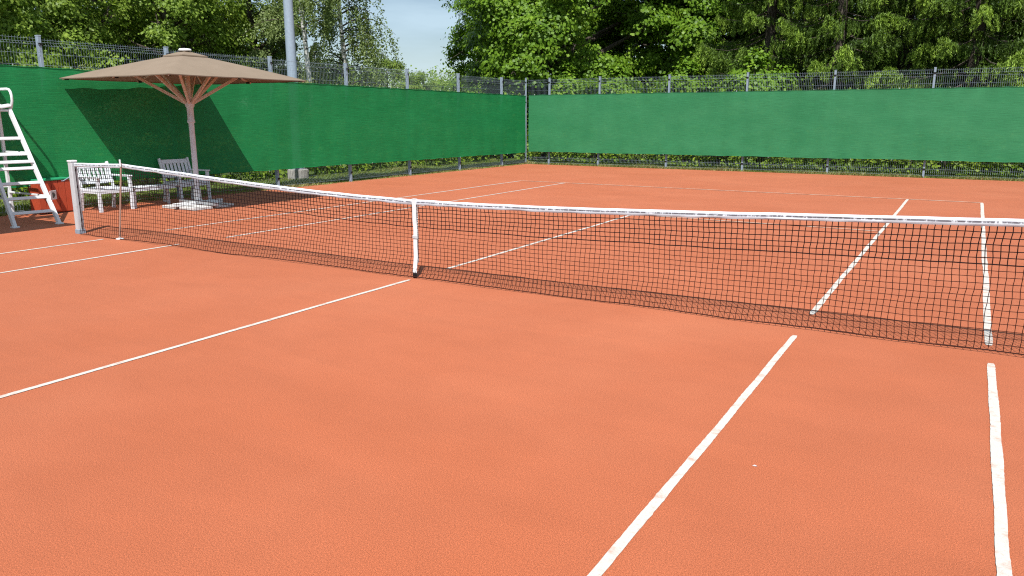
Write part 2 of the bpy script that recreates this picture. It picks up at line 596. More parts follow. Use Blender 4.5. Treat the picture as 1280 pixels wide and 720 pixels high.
def mesh_panel(P0, P1, z0, z1, parent, off):
    """welded rod panel with V folds between two ground points"""
    b = MB()
    P0, P1 = Vector((*P0, 0)), Vector((*P1, 0))
    d = P1 - P0
    t = d.normalized()
    nrm = Vector((off[0], off[1], 0))
    n = int(d.length / 0.05)
    H = z1 - z0
    folds = [0.10, 0.34 * H, 0.62 * H, H - 0.13]
    def prof(z):
        o = 0
        for f in folds:
            o = max(o, 0.035 - abs(z - f) * 0.9)
        return max(o, 0)
    zl = sorted(set([0.0, H] + [f + k for f in folds for k in (-0.039, 0, 0.039)]))
    zl = [z for z in zl if 0 <= z <= H]
    for i in range(1, n):
        p = P0 + t * (d.length * i / n)
        b.tube([p + nrm * prof(z) + Vector((0, 0, z0 + z)) for z in zl], 0.0018, 3, False)
    hz = [0.03] + [k * 0.2 for k in range(1, int(H / 0.2) + 1)] + [H - 0.13, H - 0.03]
    for z in hz:
        if z < H:
            b.tube([P0 + nrm * (prof(z) + 0.004) + Vector((0, 0, z0 + z)), P1 + nrm * (prof(z) + 0.004) + Vector((0, 0, z0 + z))], 0.0021, 3, False)
    return b.build('mesh_panel', M['wire'], parent)

def fence_post(p, zt, ax, parent, w=0.06, d=0.09):
    b = MB()
    x, y = p
    t = Vector((*ax, 0))
    s = Vector((-t.y, t.x, 0))
    b.obox((x, y, (zt - 0.3) / 2), t * w / 2, s * d / 2, (0, 0, (zt + 0.3) / 2), 0.006)
    o = b.build('post', M['galv'], parent)
    c = MB()
    c.obox((x, y, zt + 0.006), t * (w / 2 + 0.004), s * (d / 2 + 0.004), (0, 0, 0.010), 0.004)
    c.build('post_cap', M['galv'], o)
    for zz in (zt - 0.14, zt - 0.85, 0.25):
        k = MB()
        k.obox(Vector((x, y, zz)) + s * (-(d / 2 + 0.008)), t * w * 0.62, s * 0.009, (0, 0, 0.022), 0.004)
        k.build('clamp', M['black'], o)
    return o

fl = thing('mesh_fence', 'tall galvanised mesh fence on the left, behind the umpire chair and parasol', 'fence', (-9.4, 6, 0))
fl_in = Vector((-9.4, 6, 0))
class Off:
    pass
def reparent(o, root):
    o.parent = root
    o.matrix_parent_inverse = Matrix.Translation(-Vector(root.location))
LP = [-3.65, -1.08, 1.48, 4.05, 6.80, 9.36, 11.92, 14.50, 17.10]
pts = LP + [18.70]
for i, y in enumerate(LP):
    o = fence_post((fence_x(y), y), ztop_left(y) + 0.03, (0, 1), None)
    reparent(o, fl)
for i in range(len(pts) - 1):
    y0, y1 = pts[i] + 0.03, pts[i + 1] - 0.03
    o = mesh_panel((fence_x(y0) + 0.055, y0), (fence_x(y1) + 0.055, y1), 0.05, ztop_left((y0 + y1) / 2), None, (1, 0))
    reparent(o, fl)

fb = thing('mesh_fence', 'galvanised mesh fence across the far end of the court, before maple and spruces', 'fence', (0, 18.8, 0))
BP = [-8.25, -6.27, -3.75, -1.18, 1.41, 4.04, 6.65, 9.26, 11.87]
for x in BP:
    o = fence_post((x, 18.80), 3.08, (1, 0), None)
    reparent(o, fb)
bpts = [-9.16] + BP
for i in range(len(bpts) - 1):
    o = mesh_panel((bpts[i] + 0.03, 18.745), (bpts[i + 1] - 0.03, 18.745), 0.05, 3.05, None, (0, -1))
    reparent(o, fb)
o = fence_post((-9.20, 18.74), 3.10, (1, 0), None, 0.05, 0.05)
reparent(o, fb)

# ------------------------------------------------------------------ wind screens
def screen(name, P, off, zt, zb, label, m_='screen', ties=0.55):
    """sheet through the ground points P(t); off = unit vector towards the court"""
    n, m = 260, 26
    L = (P(1) - P(0)).length
    vs, fs = [], []
    for i in range(n + 1):
        u = i / n
        s = u * L
        p = P(u)
        sc = abs(math.sin(math.pi * s / ties))
        top = zt(u) - 0.012 * sc + 0.010 * mnoise.noise(Vector((s * 0.5, 1.1, 0)))
        bot = zb(u) + 0.014 * abs(math.sin(math.pi * s / (ties * 1.3))) + 0.018 * mnoise.noise(Vector((s * 0.45, 4.1, 0)))
        for j in range(m + 1):
            v = j / m
            z = bot + (top - bot) * v
            w = (mnoise.noise(Vector((s * 0.55, z * 0.5, 3))) * 0.030 + mnoise.noise(Vector((s * 2.0, z * 0.7, 9))) * 0.010) * math.sin(math.pi * v) ** 0.5 \
                + 0.012 * sc * (v ** 3) + 0.020 * abs(math.sin(math.pi * s / (ties * 1.3))) * (1 - v) ** 3
            q = p + off * (0.075 + max(-0.03, w))
            vs.append((q.x, q.y, z))
    for i in range(n):
        for j in range(m):
            a = i * (m + 1) + j
            fs.append((a, a + m + 1, a + m + 2, a + 1))
    B = MB().add(vs, fs)
    root = thing(name, label, 'wind screen', tuple(P(0.5)))
    o = B.build('cloth', M[m_], None, True)
    reparent(o, root)
    # hemmed edge and the ties that hold it
    h = MB()
    for row in (0, m):
        ring = [Vector(vs[i * (m + 1) + row]) for i in range(0, n + 1)]
        h.tube([r + off * 0.004 for r in ring], 0.006, 5)
    o = h.build('hem', M[m_], None, True)
    reparent(o, root)
    k = MB()
    k.obox((0, 0, 0), Vector((off.y, -off.x, 0)) * 0.007, off * 0.005, (0, 0, 0.022))
    proto = None
    s = ties * 0.5
    while s < L:
        i = int(s / L * n)
        for row in (m, 0):
            if rnd.random() < 0.25:
                continue
            q = Vector(vs[i * (m + 1) + row]) + Vector((0, 0, 0.016 if row else -0.010))
            if proto is None:
                o = proto = k.build('tie', M['eyelet'], None)
            else:
                o = proto.copy()
                COL.objects.link(o)
            o.location = q
            o.rotation_euler = (rnd.uniform(-.3, .3), rnd.uniform(-.3, .3), 0)
            reparent(o, root)
        s += ties * 2 * rnd.uniform(0.8, 1.2)
    return root

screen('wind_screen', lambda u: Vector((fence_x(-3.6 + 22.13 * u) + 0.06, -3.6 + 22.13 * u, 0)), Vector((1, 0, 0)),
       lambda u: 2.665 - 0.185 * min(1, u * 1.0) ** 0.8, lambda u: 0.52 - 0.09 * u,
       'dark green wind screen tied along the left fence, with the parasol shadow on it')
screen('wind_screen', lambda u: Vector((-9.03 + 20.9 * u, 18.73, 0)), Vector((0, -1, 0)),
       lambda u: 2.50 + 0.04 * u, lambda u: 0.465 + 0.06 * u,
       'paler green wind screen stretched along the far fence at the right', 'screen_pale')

# ================================================================== NET
TOPX = [-6.36, -5.18, -4.35, -3.53, -2.77, -2.06, -1.4, -0.66, 0, 0.85, 1.78, 2.61, 3.35, 4.02, 4.63, 5.18, 5.58, 6.36]
TOPZ = [1.065, 1.085, 1.04, 0.99, 0.95, 0.915, 0.888, 0.868, 0.858, 0.864, 0.882, 0.908, 0.932, 0.958, 0.980, 1.0, 1.013, 1.05]
def net_top(x):
    return float(np.interp(x, TOPX, TOPZ))
def net_pt(x, r):
    """point on the netting: r = 0 at the band, 1 at the ground"""
    zt = net_top(x) - 0.05
    z = zt + (0.018 + 0.02 * mnoise.noise(Vector((x * 0.8, 3, 0))) - zt) * r
    nb = mnoise.noise(Vector((x * 0.9, 0.2, r * 1.2)))
    y = -0.10 * r ** 4 * (1 + 0.5 * nb) + 0.035 * math.sin(math.pi * r) * nb + 0.006 * mnoise.noise(Vector((x * 6, r * 8, 5)))
    dx = 0.013 * mnoise.noise(Vector((x * 1.3, r * 3.0, 11))) + 0.010 * mnoise.noise(Vector((x * 7, r * 9, 2))) + 0.012 * math.sin(x * 0.7) * r
    z += 0.006 * mnoise.noise(Vector((x * 5, r * 11, 21)))
    return Vector((x + dx, y, max(0.006, z)))

net = thing('tennis_net', 'black tennis net with white headband sagging across the clay court', 'tennis net', (0, 0, 0))
NV, NRows = 250, 19
xs = [-6.28 + 12.56 * i / NV for i in range(NV + 1)]
grid = [[net_pt(x, j / NRows) for j in range(NRows + 1)] for x in xs]
def strand(b, pts, r):
    b.tube(pts, r, 3, False)
bu, bl = MB(), MB()
DBL = 6
for i in range(NV + 1):
    strand(bu, grid[i][:DBL + 1], 0.0041)
    strand(bl, grid[i][DBL:], 0.0030)
for j in range(NRows + 1):
    row = [grid[i][j] for i in range(NV + 1)]
    r = 0.0041 if j < DBL else 0.0030
    if j == DBL:
        r = 0.0056
    if j == NRows:
        r = 0.0058
    strand(bu if j <= DBL else bl, row, r)
bu.build('upper_netting', M['cord'], net)
bl.build('lower_netting', M['cord2'], net)
# a slack fold of netting lying on the clay on the near side
# headband: folded tape
b = MB()
n = 320
vs, fs, tn = [], [], []
prof = [(-0.003, -0.058), (-0.011, -0.046), (-0.0125, -0.033), (-0.0115, -0.026), (-0.0125, -0.019), (-0.012, -0.008), (-0.006, 0.002), (0.005, 0.002), (0.011, -0.010), (0.0115, -0.040), (0.004, -0.058)]
for i in range(n + 1):
    x = -6.36 + 12.72 * i / n
    zt = net_top(x) + 0.003 * mnoise.noise(Vector((x * 3, 0, 0)))
    yo = 0.006 * mnoise.noise(Vector((x * 1.1, 5, 0)))
    for k, (yy, zz) in enumerate(prof):
        wv = 0.004 * mnoise.noise(Vector((x * 5, k * 0.6, 7)))
        vs.append((x, yy + yo + (wv if k < 6 else 0), zt + zz + (wv if k == 0 else 0)))
m = len(prof)
for i in range(n):
    for k in range(m):
        k2 = (k + 1) % m
        fs.append((i * m + k, (i + 1) * m + k, (i + 1) * m + k2, i * m + k2))
        tn.append(1.0 if k in (2, 3) else (0.12 if k in (1, 4) else 0.0))
b.add(vs, fs)
b.t = tn
b.build('headband', M['tape'], net, True, True)
# centre strap with buckle and ground hook
b = MB()
sp = []
for i in range(15):
    r = i / 14
    z = net_top(0) + 0.006 - (net_top(0) - 0.045) * r
    x = 0.0 + 0.035 * r + 0.003 * math.sin(i * 1.3)
    sp.append((x, -0.019 - 0.055 * r ** 3, z))
vs, fs = [], []
for x, y, z in sp:
    w = 0.026
    vs += [(x - w, y, z), (x + w, y, z), (x + w, y + 0.005, z), (x - w, y + 0.005, z)]
for i in range(len(sp) - 1):
    for k in range(4):
        fs.append((i * 4 + k, i * 4 + (k + 1) % 4, (i + 1) * 4 + (k + 1) % 4, (i + 1) * 4 + k))
fs += [(3, 2, 1, 0), tuple(len(vs) - 4 + k for k in range(4))]
b.add(vs, fs)
b.box(-0.026, 0.026, -0.019, 0.018, net_top(0) + 0.004, net_top(0) + 0.010)
b.box(-0.026, 0.026, 0.014, 0.019, net_top(0) - 0.7, net_top(0) + 0.004)
st = b.build('centre_strap', M['strap'], net)
k = MB()
k.obox((0.0175, -0.029, 0.45), (0.034, 0, 0), (0, 0.006, 0), (0, 0, 0.018), 0.004)
k.build('buckle', M['post'], st)
k = MB()
k.obox((0.037, -0.075, 0.030), (0.027, 0, 0), (0, 0.010, 0), (0, 0, 0.026), 0.006)
k.tube([(0.037, -0.075, 0.01), (0.037, -0.085, 0.004)], 0.012, 6)
k.build('ground_hook', M['black'], st)

def net_post(label, x, sgn):
    root = thing('net_post', label, 'net post', (x, 0, 0), 0, 'net posts')
    b = MB()
    b.obox((0, 0, 0.535), (0.048, 0, 0), (0, 0.048, 0), (0, 0, 0.545), 0.012)
    b.build('tube', M['post'], root, True)
    b = MB()
    b.obox((0, 0, 1.092), (0.052, 0, 0), (0, 0.052, 0), (0, 0, 0.014), 0.006)
    b.build('cap', M['white'], root)
    b = MB()
    b.obox((0, 0, 0.03), (0.054, 0, 0), (0, 0.054, 0), (0, 0, 0.035), 0.005)
    b.build('ground_sleeve', M['galv'], root)
    b = MB()
    for z in (0.2, 0.45, 0.7, 0.95):
        b.tube([(sgn * 0.046, 0, z), (sgn * 0.075, 0, z), (sgn * 0.075, 0, z + 0.03)], 0.005, 5)
    b.tube([(sgn * 0.06, 0, 0.06), (sgn * 0.06, 0, 1.05)], 0.005, 5)
    b.build('lacing_rail', M['cord'], root)
    b = MB()
    b.tube([(-sgn * 0.048, 0, 0.86), (-sgn * 0.09, 0, 0.86)], 0.022, 10)
    b.tube([(-sgn * 0.085, 0, 0.86), (-sgn * 0.085, -0.12, 0.80), (-sgn * 0.12, -0.12, 0.80)], 0.008, 6)
    b.build('winder', M['galv'], root)
    return root
net_post('pale grey net post by the umpire chair at the left end of the net', -6.42, 1)
net_post('pale grey net post at the right end of the net, past the doubles line', 6.42, -1)

root = thing('singles_stick', 'thin brownish singles stick propping the headband near the left net post', 'net stick', (-5.36, -0.05, 0))
b = MB()
b.tube([(0, 0, 0.005), (0.17, 0.035, 1.10)], 0.013, 8)
b.build('stick', M['stick'], root, True)
b = MB()
b.lathe((0, 0, 0.0), [(0.055, 0.002), (0.055, 0.010), (0.02, 0.022)], 14)
b.build('foot', M['white'], root)
b = MB()
b.obox((0.172, 0.018, 1.10), (0.016, 0, 0), (0, 0.004, 0), (0, 0, 0.05), 0.003)
b.build('clip', M['white'], root)

# ================================================================== PARASOLS
def make_parasol():
    r = thing('parasol', 'square taupe parasol standing behind the white garden chairs', 'parasol', (0, 0, 0), 0, 'taupe parasols by the left fence')
    HW, ZE, ZC = 1.55, 2.43, 2.90
    K = 8
    per, rad = 12, 14
    dirs = []
    for i in range(8 * per):
        a = 2 * math.pi * i / (8 * per)
        c, s = math.cos(a), math.sin(a)
        f = HW / max(abs(c), abs(s))
        dirs.append((c * f, s * f, (i % per) / per))
    def zc(fr, loc):
        return ZC - (ZC - ZE) * fr ** 1.12 - 0.006 * math.sin(math.pi * loc) * fr ** 1.5
    N = len(dirs)
    b = MB()
    vs, fs = [], []
    r0 = 0.10
    for j in range(rad + 1):
        fr = r0 + (1 - r0) * j / rad
        for (x, y, loc) in dirs:
            pull = 1 - 0.002 * math.sin(math.pi * loc) * (j / rad) ** 6
            vs.append((x * fr * pull, y * fr * pull, zc(fr, loc)))
    for j in range(rad):
        for i in range(N):
            i2 = (i + 1) % N
            fs.append((j * N + i, (j + 1) * N + i, (j + 1) * N + i2, j * N + i2))
    # short turned-down hem
    o = len(vs)
    for (x, y, loc) in dirs:
        pull = 1 - 0.002 * math.sin(math.pi * loc)
        vs.append((x * pull * 0.998, y * pull * 0.998, zc(1, loc) - 0.016))
    for i in range(N):
        i2 = (i + 1) % N
        fs.append((rad * N + i, o + i, o + i2, rad * N + i2))
    b.add(vs, fs)
    c = b.build('canopy', M['canopy'], r, True)
    # vent flap on top
    v = MB()
    vs, fs = [], []
    for j in range(5):
        fr = 0.03 + 0.15 * j / 4
        for (x, y, loc) in dirs:
            vs.append((x * fr, y * fr, zc(fr, loc) + 0.050 - 0.022 * j / 4))
    for (x, y, loc) in dirs:
        vs.append((x * 0.18, y * 0.18, zc(0.18, loc) + 0.006))
    for j in range(5):
        for i in range(N):
            i2 = (i + 1) % N
            fs.append((j * N + i, (j + 1) * N + i, (j + 1) * N + i2, j * N + i2))
    v.add(vs, fs)
    v.build('vent', M['canopy'], c, True)
    v = MB()
    v.lathe((0, 0, 2.945), [(0.02, -0.06), (0.02, 0.0), (0.11, 0.0), (0.12, 0.02), (0.10, 0.045), (0.0, 0.055)], 16)
    v.build('finial', M['white'], r, True)
    # ribs and struts
    for k in range(8):
        x, y, _ = dirs[k * per]
        d = Vector((x, y, 0))
        p = [d * f + Vector((0, 0, zc(f, 0) - 0.028)) for f in (0.05, 0.30, 0.55, 0.80, 0.975)]
        q = MB()
        for a_, b_ in zip(p[:-1], p[1:]):
            q.bar(a_, b_ + (b_ - a_) * 0.02, 0.022, 0.036, ch=0.003)
        rb = q.build('rib', M['strut'], r)
        e = MB()
        e.obox(p[-1] - d.normalized() * 0.07 + Vector((0, 0, 0.004)), d.normalized() * 0.035, Vector((-d.y, d.x, 0)).normalized() * 0.020, (0, 0, 0.022), 0.004)
        e.build('rib_pocket', M['black'], rb)
        f0 = 0.52
        q = MB()
        q.bar(d.normalized() * 0.055 + Vector((0, 0, 1.985)), d * f0 + Vector((0, 0, zc(f0, 0) - 0.054)), 0.044, 0.056, ch=0.005)
        q.build('strut', M['strut'], r)
    q = MB()
    q.tube([(0, 0, 0.16), (0, 0, 1.80)], 0.052, 14)
    q.build('pole', M['pole'], r, True)
    q = MB()
    q.tube([(0, 0, 1.80), (0, 0, 2.92)], 0.048, 14)
    q.build('pole_top', M['strut'], r, True)
    q = MB()
    q.lathe((0, 0, 0), [(0.053, 1.62), (0.072, 1.63), (0.072, 1.66), (0.062, 1.68), (0.062, 1.90), (0.085, 1.94), (0.085, 2.01), (0.050, 2.03)], 14)
    q.build('slider', M['pole'], r, True)
    q = MB()
    q.lathe((0, 0, 2.80), [(0.049, -0.05), (0.085, -0.03), (0.085, 0.05), (0.049, 0.07)], 14)
    q.build('hub', M['strut'], r, True)
    # steel cross base with four white slabs
    q = MB()
    q.box(-0.56, 0.56, -0.035, 0.035, 0.055, 0.125, 0.008)
    q.box(-0.035, 0.035, -0.56, -0.035, 0.055, 0.123, 0.008)
    q.box(-0.035, 0.035, 0.035, 0.56, 0.055, 0.123, 0.008)
    q.lathe((0, 0, 0), [(0.10, 0.123), (0.10, 0.135), (0.068, 0.15), (0.066, 0.36), (0.056, 0.365)], 16)
    fr = q.build('base_frame', M['white'], r)
    for sx in (-1, 1):
        for sy in (-1, 1):
            q = MB()
            q.obox((sx * 0.255, sy * 0.255, 0.030), (0.215, 0, 0), (0, 0.215, 0), (0, 0, 0.026), 0.006)
            q.build('paving_slab', M['slab'], r)
    return r
par = make_parasol()
par.location = (-7.80, 3.20, 0)
par2 = copy_tree(par)
par2.location = (-8.02, -2.52, 0)
tag(par2, 'square taupe parasol at the far left whose shadow falls under the umpire chair')
for r_ in (par, par2):
    for ch in r_.children:
        if ch.name.startswith(('base_frame', 'paving_slab')):
            ch.rotation_euler.z = R(14) if False else 0.0

# ================================================================== GARDEN CHAIRS
def make_chair():
    r = thing('garden_chair', 'white slatted wooden garden armchair in full sun, nearest the umpire chair', 'garden chair', (0, 0, 0), 0, 'white garden armchairs under the parasol')
    # faces +x; width along y
    w, d = 0.70, 0.56
    m = M['whitewood']
    lean = 0.30
    def back(z):  # x of the back frame at height z
        return -d / 2 + 0.02 - max(0, z - 0.38) * lean
    for s in (-1, 1):
        b = MB()
        b.bar((d / 2, s * (w / 2 - 0.03), 0.0), (d / 2 - 0.015, s * (w / 2 - 0.03), 0.62), 0.055, 0.055, (0, 1, 0), 0.004)
        b.build('leg', m, r)
        b = MB()
        b.bar((-d / 2 - 0.05, s * (w / 2 - 0.03), 0.0), (-d / 2 + 0.02, s * (w / 2 - 0.03), 0.42), 0.055, 0.055, (0, 1, 0), 0.004)
        b.build('leg', m, r)
        b = MB()
        b.bar((d / 2 + 0.05, s * (w / 2 - 0.03), 0.637), (back(0.62) - 0.02, s * (w / 2 - 0.03), 0.637), 0.075, 0.030, ch=0.008)
        b.build('armrest', m, r)
    b = MB()
    for k in range(7):
        x = -d / 2 + 0.05 + k * (d - 0.04) / 6.6
        b.box(x - 0.033, x + 0.033, -w / 2 + 0.06, w / 2 - 0.06, 0.412, 0.432, 0.004)
    b.box(d / 2 - 0.012, d / 2 + 0.014, -w / 2 + 0.06, w / 2 - 0.06, 0.335, 0.409, 0.004)
    b.box(-d / 2 - 0.005, -d / 2 + 0.02, -w / 2 + 0.06, w / 2 - 0.06, 0.335, 0.409, 0.004)
    for s in (-1, 1):
        b.box(-d / 2 + 0.04, d / 2 - 0.032, s * (w / 2 - 0.045) - 0.014, s * (w / 2 - 0.045) + 0.014, 0.335, 0.409, 0.004)
    b.build('seat', m, r)
    b = MB()
    for s in (-1, 1):
        b.bar((back(0.40), s * (w / 2 - 0.03), 0.40), (back(0.89), s * (w / 2 - 0.03), 0.89), 0.05, 0.04, (0, 1, 0), 0.004)
    for z, h in ((0.52, 0.06), (0.82, 0.085)):
        b.bar((back(z), -w / 2 + 0.056, z), (back(z), w / 2 - 0.056, z), 0.028, h, (-lean, 0, 1), 0.004)
    ns = 7
    for k in range(ns):
        y = -w / 2 + 0.095 + (w - 0.19) * k / (ns - 1)
        b.bar((back(0.555), y, 0.555), (back(0.785), y, 0.785), 0.048, 0.014, (1, 0, 0) if False else (0, 1, 0), 0.002) if False else \
            b.obox(((back(0.548) + back(0.780)) / 2, y, (0.548 + 0.780) / 2), (0, 0.029, 0), (0.007, 0, 0.002), ((back(0.785) - back(0.555)) / 2, 0, 0.116), 0.003)
    b.build('backrest', m, r)
    return r
ch1 = make_chair()
ch1.location = (-8.90, 2.03, 0)
ch2 = copy_tree(ch1)
ch2.location = (-8.90, 3.80, 0)
ch2.rotation_euler.z = R(-4)
tag(ch2, 'white slatted wooden garden armchair in the parasol shade, behind its pole')

t = thing('side_table', 'low white plank table between the two garden armchairs', 'side table', (-8.80, 2.90, 0))
b = MB()
for k in range(3):
    b.box(-0.17 + k * 0.115, -0.17 + k * 0.115 + 0.105, -0.48, 0.48, 0.385, 0.405, 0.004)
b.box(0.13, 0.155, -0.45, 0.45, 0.325, 0.383, 0.003)
b.box(-0.15, -0.125, -0.45, 0.45, 0.325, 0.383, 0.003)
b.build('table_top', M['whitewood'], t)
for x_, y_ in ((-0.12, -0.36), (0.09, -0.43), (-0.12, 0.44), (0.0, 0.37)):
    b = MB()
    b.box(x_ - 0.018, x_ + 0.018, y_ - 0.018, y_ + 0.018, 0, 0.383, 0.003)
    b.build('leg', M['whitewood'], t)

# ================================================================== RED BIN
t = thing('bin_box', 'rust red wooden bin box with a green lid behind the umpire chair', 'bin', (-9.36, 1.24, 0))
b = MB()
BW, BD, BH = 0.31, 0.16, 0.60
for k in range(5):
    y0 = -BW + k * 2 * BW / 5
    b.box(BD - 0.02, BD, y0 + 0.003, y0 + 2 * BW / 5 - 0.003, 0.03, BH, 0.003)
    b.box(-BD, -BD + 0.02, y0 + 0.003, y0 + 2 * BW / 5 - 0.003, 0.03, BH, 0.003)
for s in (-1, 1):
    for k in range(3):
        x0 = -BD + 0.024 + k * (2 * BD - 0.048) / 3
        b.box(x0, x0 + (2 * BD - 0.048) / 3 - 0.004, s * BW - 0.012 - s * 0.012, s * BW + 0.012 - s * 0.012, 0.03, BH, 0.003)
b.box(-BD + 0.025, BD - 0.025, -BW + 0.03, BW - 0.03, 0.02, 0.05)
b.build('boards', M['red'], t)
b = MB()
b.obox((0, -0.02, BH + 0.022), (BD + 0.02, 0, 0), (0, BW - 0.02, 0.006), (0, 0, 0.018), 0.008)
b.obox((BD - 0.04, 0.0, BH + 0.046), (0.012, 0, 0), (0, 0.08, 0), (0, 0, 0.008), 0.004)
b.build('lid', M['lid'], t)

# ================================================================== UMPIRE CHAIR
u = thing('umpire_chair', 'tall white umpire chair with ladder rungs at the left end of the net', 'umpire chair', (-8.6, 0.12, 0))
def U(b, name, m, parent=None, smooth=False):
    o = b.build(name, m, None, smooth)
    reparent(o, u)
    return o
ra, rb_ = Vector((-7.74, 0.43, 0.0)), Vector((-8.98, 0.52, 1.86))
la, lb = Vector((-7.88, -0.20, 0.0)), Vector((-8.98, -0.04, 1.86))
b = MB(); b.bar(ra, rb_, 0.075, 0.05, (0, 1, 0), 0.006); U(b, 'front_rail', M['white'])
b = MB(); b.bar(la, lb, 0.075, 0.05, (0, 1, 0), 0.006); U(b, 'front_rail', M['white'])
b = MB()
for p in (ra, la):
    b.obox(p + Vector((0, 0, 0.012)), (0.05, 0, 0), (0, 0.05, 0), (0, 0, 0.012), 0.004)
U(b, 'foot_plate', M['white'])
for f in (0.115, 0.235, 0.36, 0.485, 0.61, 0.745):
    b = MB()
    p, q = ra.lerp(rb_, f), la.lerp(lb, f)
    b.bar(p + (q - p) * 0.02, q + (p - q) * 0.02, 0.05, 0.032, (1, 0, 0.3), 0.004)
    U(b, 'rung', M['white'])
# foot board
p, q = ra.lerp(rb_, 0.53), la.lerp(lb, 0.53)
b = MB()
c = (p + q) / 2
b.obox(c + Vector((-0.10, 0, 0.012)), (0.17, 0, 0), (p - q) * 0.47, (0, 0, 0.012), 0.005)
b.obox(c + Vector((-0.02, 0, 0.036)), (0.03, 0, 0), (p - q) * 0.44, (0, 0, 0.012), 0.005)
U(b, 'foot_board', M['white'])
for y0, y1 in ((0.50, 0.48), (-0.26, -0.06)):
    b = MB(); b.bar((-9.30, y0, 0), (-9.26, y1, 1.90), 0.05, 0.05, (0, 1, 0), 0.005); U(b, 'rear_leg', M['white'])
for z in (0.45, 1.15):
    f = z / 1.86
    for A, B_, yr in ((ra, rb_, 0.49), (la, lb, -0.2 + 0.12 * f)):
        pa = A.lerp(B_, f)
        b = MB(); b.bar(pa, (-9.28, yr, z), 0.03, 0.03, (0, 0, 1), 0.003); U(b, 'side_stay', M['white'])
b = MB(); b.bar((-9.29, 0.49, 0.55), (-9.29, -0.20, 0.55), 0.03, 0.03, ch=0.003); U(b, 'side_stay', M['white'])
# seat shell: dished seat running into a rounded back
b = MB()
vs, fs = [], []
prof = [(-8.93, 1.865), (-8.97, 1.905), (-9.03, 1.905), (-9.12, 1.885), (-9.21, 1.885), (-9.28, 1.91), (-9.325, 1.99), (-9.345, 2.12), (-9.36, 2.26), (-9.37, 2.38), (-9.372, 2.45)]
NW = 12
for i, (x, z) in enumerate(prof):
    tk = i / (len(prof) - 1)
    hw = 0.29 if i < 8 else 0.29 * math.sqrt(max(0.0, 1 - ((i - 7.5) / 4.2) ** 2))
    for k in range(NW + 1):
        v = -1 + 2 * k / NW
        dish = 0.035 * v * v
        vs.append((x + (dish if i > 5 else 0), 0.24 + v * hw, z + (dish if i <= 5 else 0)))
for i in range(len(prof) - 1):
    for k in range(NW):
        a = i * (NW + 1) + k
        fs.append((a, a + NW + 1, a + NW + 2, a + 1))
b.add(vs, fs)
o = U(b, 'seat_shell', M['white'], None, True)
sm = o.modifiers.new('thickness', 'SOLIDIFY')
sm.thickness = 0.018
b = MB(); b.box(-9.31, -8.95, -0.06, 0.54, 1.825, 1.862, 0.006); U(b, 'seat_frame', M['white'])
for y in (0.54, -0.06):
    arc = [(-8.99, y, 1.85), (-8.93, y, 1.92), (-8.895, y, 2.0), (-8.89, y, 2.08), (-8.91, y, 2.15), (-8.95, y, 2.19), (-9.01, y, 2.20), (-9.20, y, 2.20), (-9.36, y, 2.19), (-9.385, y, 2.10), (-9.36, y, 1.86)]
    b = MB(); b.tube(arc, 0.021, 8); U(b, 'armrest', M['white'], None, True)
# little white plate with a grey green emblem on the right rail
f = 0.235
p = ra.lerp(rb_, 0.20)
b = MB()
b.obox(p + Vector((0.03, 0.06, 0.09)), (0.0043, 0.0026, 0), (-0.046, 0.076, 0), (0.0, 0, 0.075), 0.002)
pl = U(b, 'name_plate', M['white'])
b = MB()
cc = p + Vector((0.03, 0.06, 0.09)) + Vector((0.0060, 0.0036, 0.0))
ax_ = Vector((-0.06, 0.10, 0)).normalized()
vs = [cc + Vector((0.001, 0.0006, 0))]
for k in range(20):
    a = 2 * math.pi * k / 20
    rr = 0.046 * (1 + 0.16 * math.cos(3 * a))
    vs.append(cc + ax_ * rr * math.cos(a) * 0.9 + Vector((0, 0, 1)) * rr * math.sin(a))
b.add(vs, [(0, 1 + k, 1 + (k + 1) % 20) for k in range(20)])
o = b.build('emblem', M['emblem'])
o.parent = pl

# ================================================================== LIGHT POLE
x, y = -10.55, 8.55
t = thing('light_pole', 'tall grey steel floodlight pole on a concrete foot behind the left fence', 'light pole', (x, y, 0))
b = MB()
b.tube([(0, 0, 0.34), (0, 0, 3.0), (0, 0, 12.5)], [0.135, 0.130, 0.085], 20)
b.build('shaft', galv_mat('pole_steel', 0.40), t, True)
b = MB()
b.lathe((0, 0, 0), [(0.27, -0.05), (0.27, 0.33), (0.25, 0.345), (0.14, 0.35)], 28)
for k in range(28):
    a = 2 * math.pi * k / 28
    b.bar((0.272 * math.cos(a), 0.272 * math.sin(a), 0.0), (0.272 * math.cos(a), 0.272 * math.sin(a), 0.325), 0.018, 0.012, (math.cos(a), math.sin(a), 0))
b.build('concrete_foot', M['concrete'], t)
b = MB()
b.lathe((0, 0, 0.352), [(0.20, 0), (0.20, 0.018), (0.14, 0.02)], 20)
b.build('flange', M['galv'], t)

# paper scrap on the clay
b = MB()
vs = [(-0.018, -0.006, 0.002), (-0.004, 0.008, 0.012), (0.016, 0.006, 0.003), (0.020, -0.004, 0.008), (0.002, -0.009, 0.004), (0.0, 0.0, 0.015)]
b.add(vs, [(0, 1, 5), (1, 2, 5), (2, 3, 5), (3, 4, 5), (4, 0, 5)])
o = b.build('paper_scrap', M['litter'])
o.location = (4.42, -2.95, 0.0)
o.scale = (0.7, 0.7, 0.45)
tag(o, 'tiny white paper scrap lying on the clay beside the singles line', 'litter')

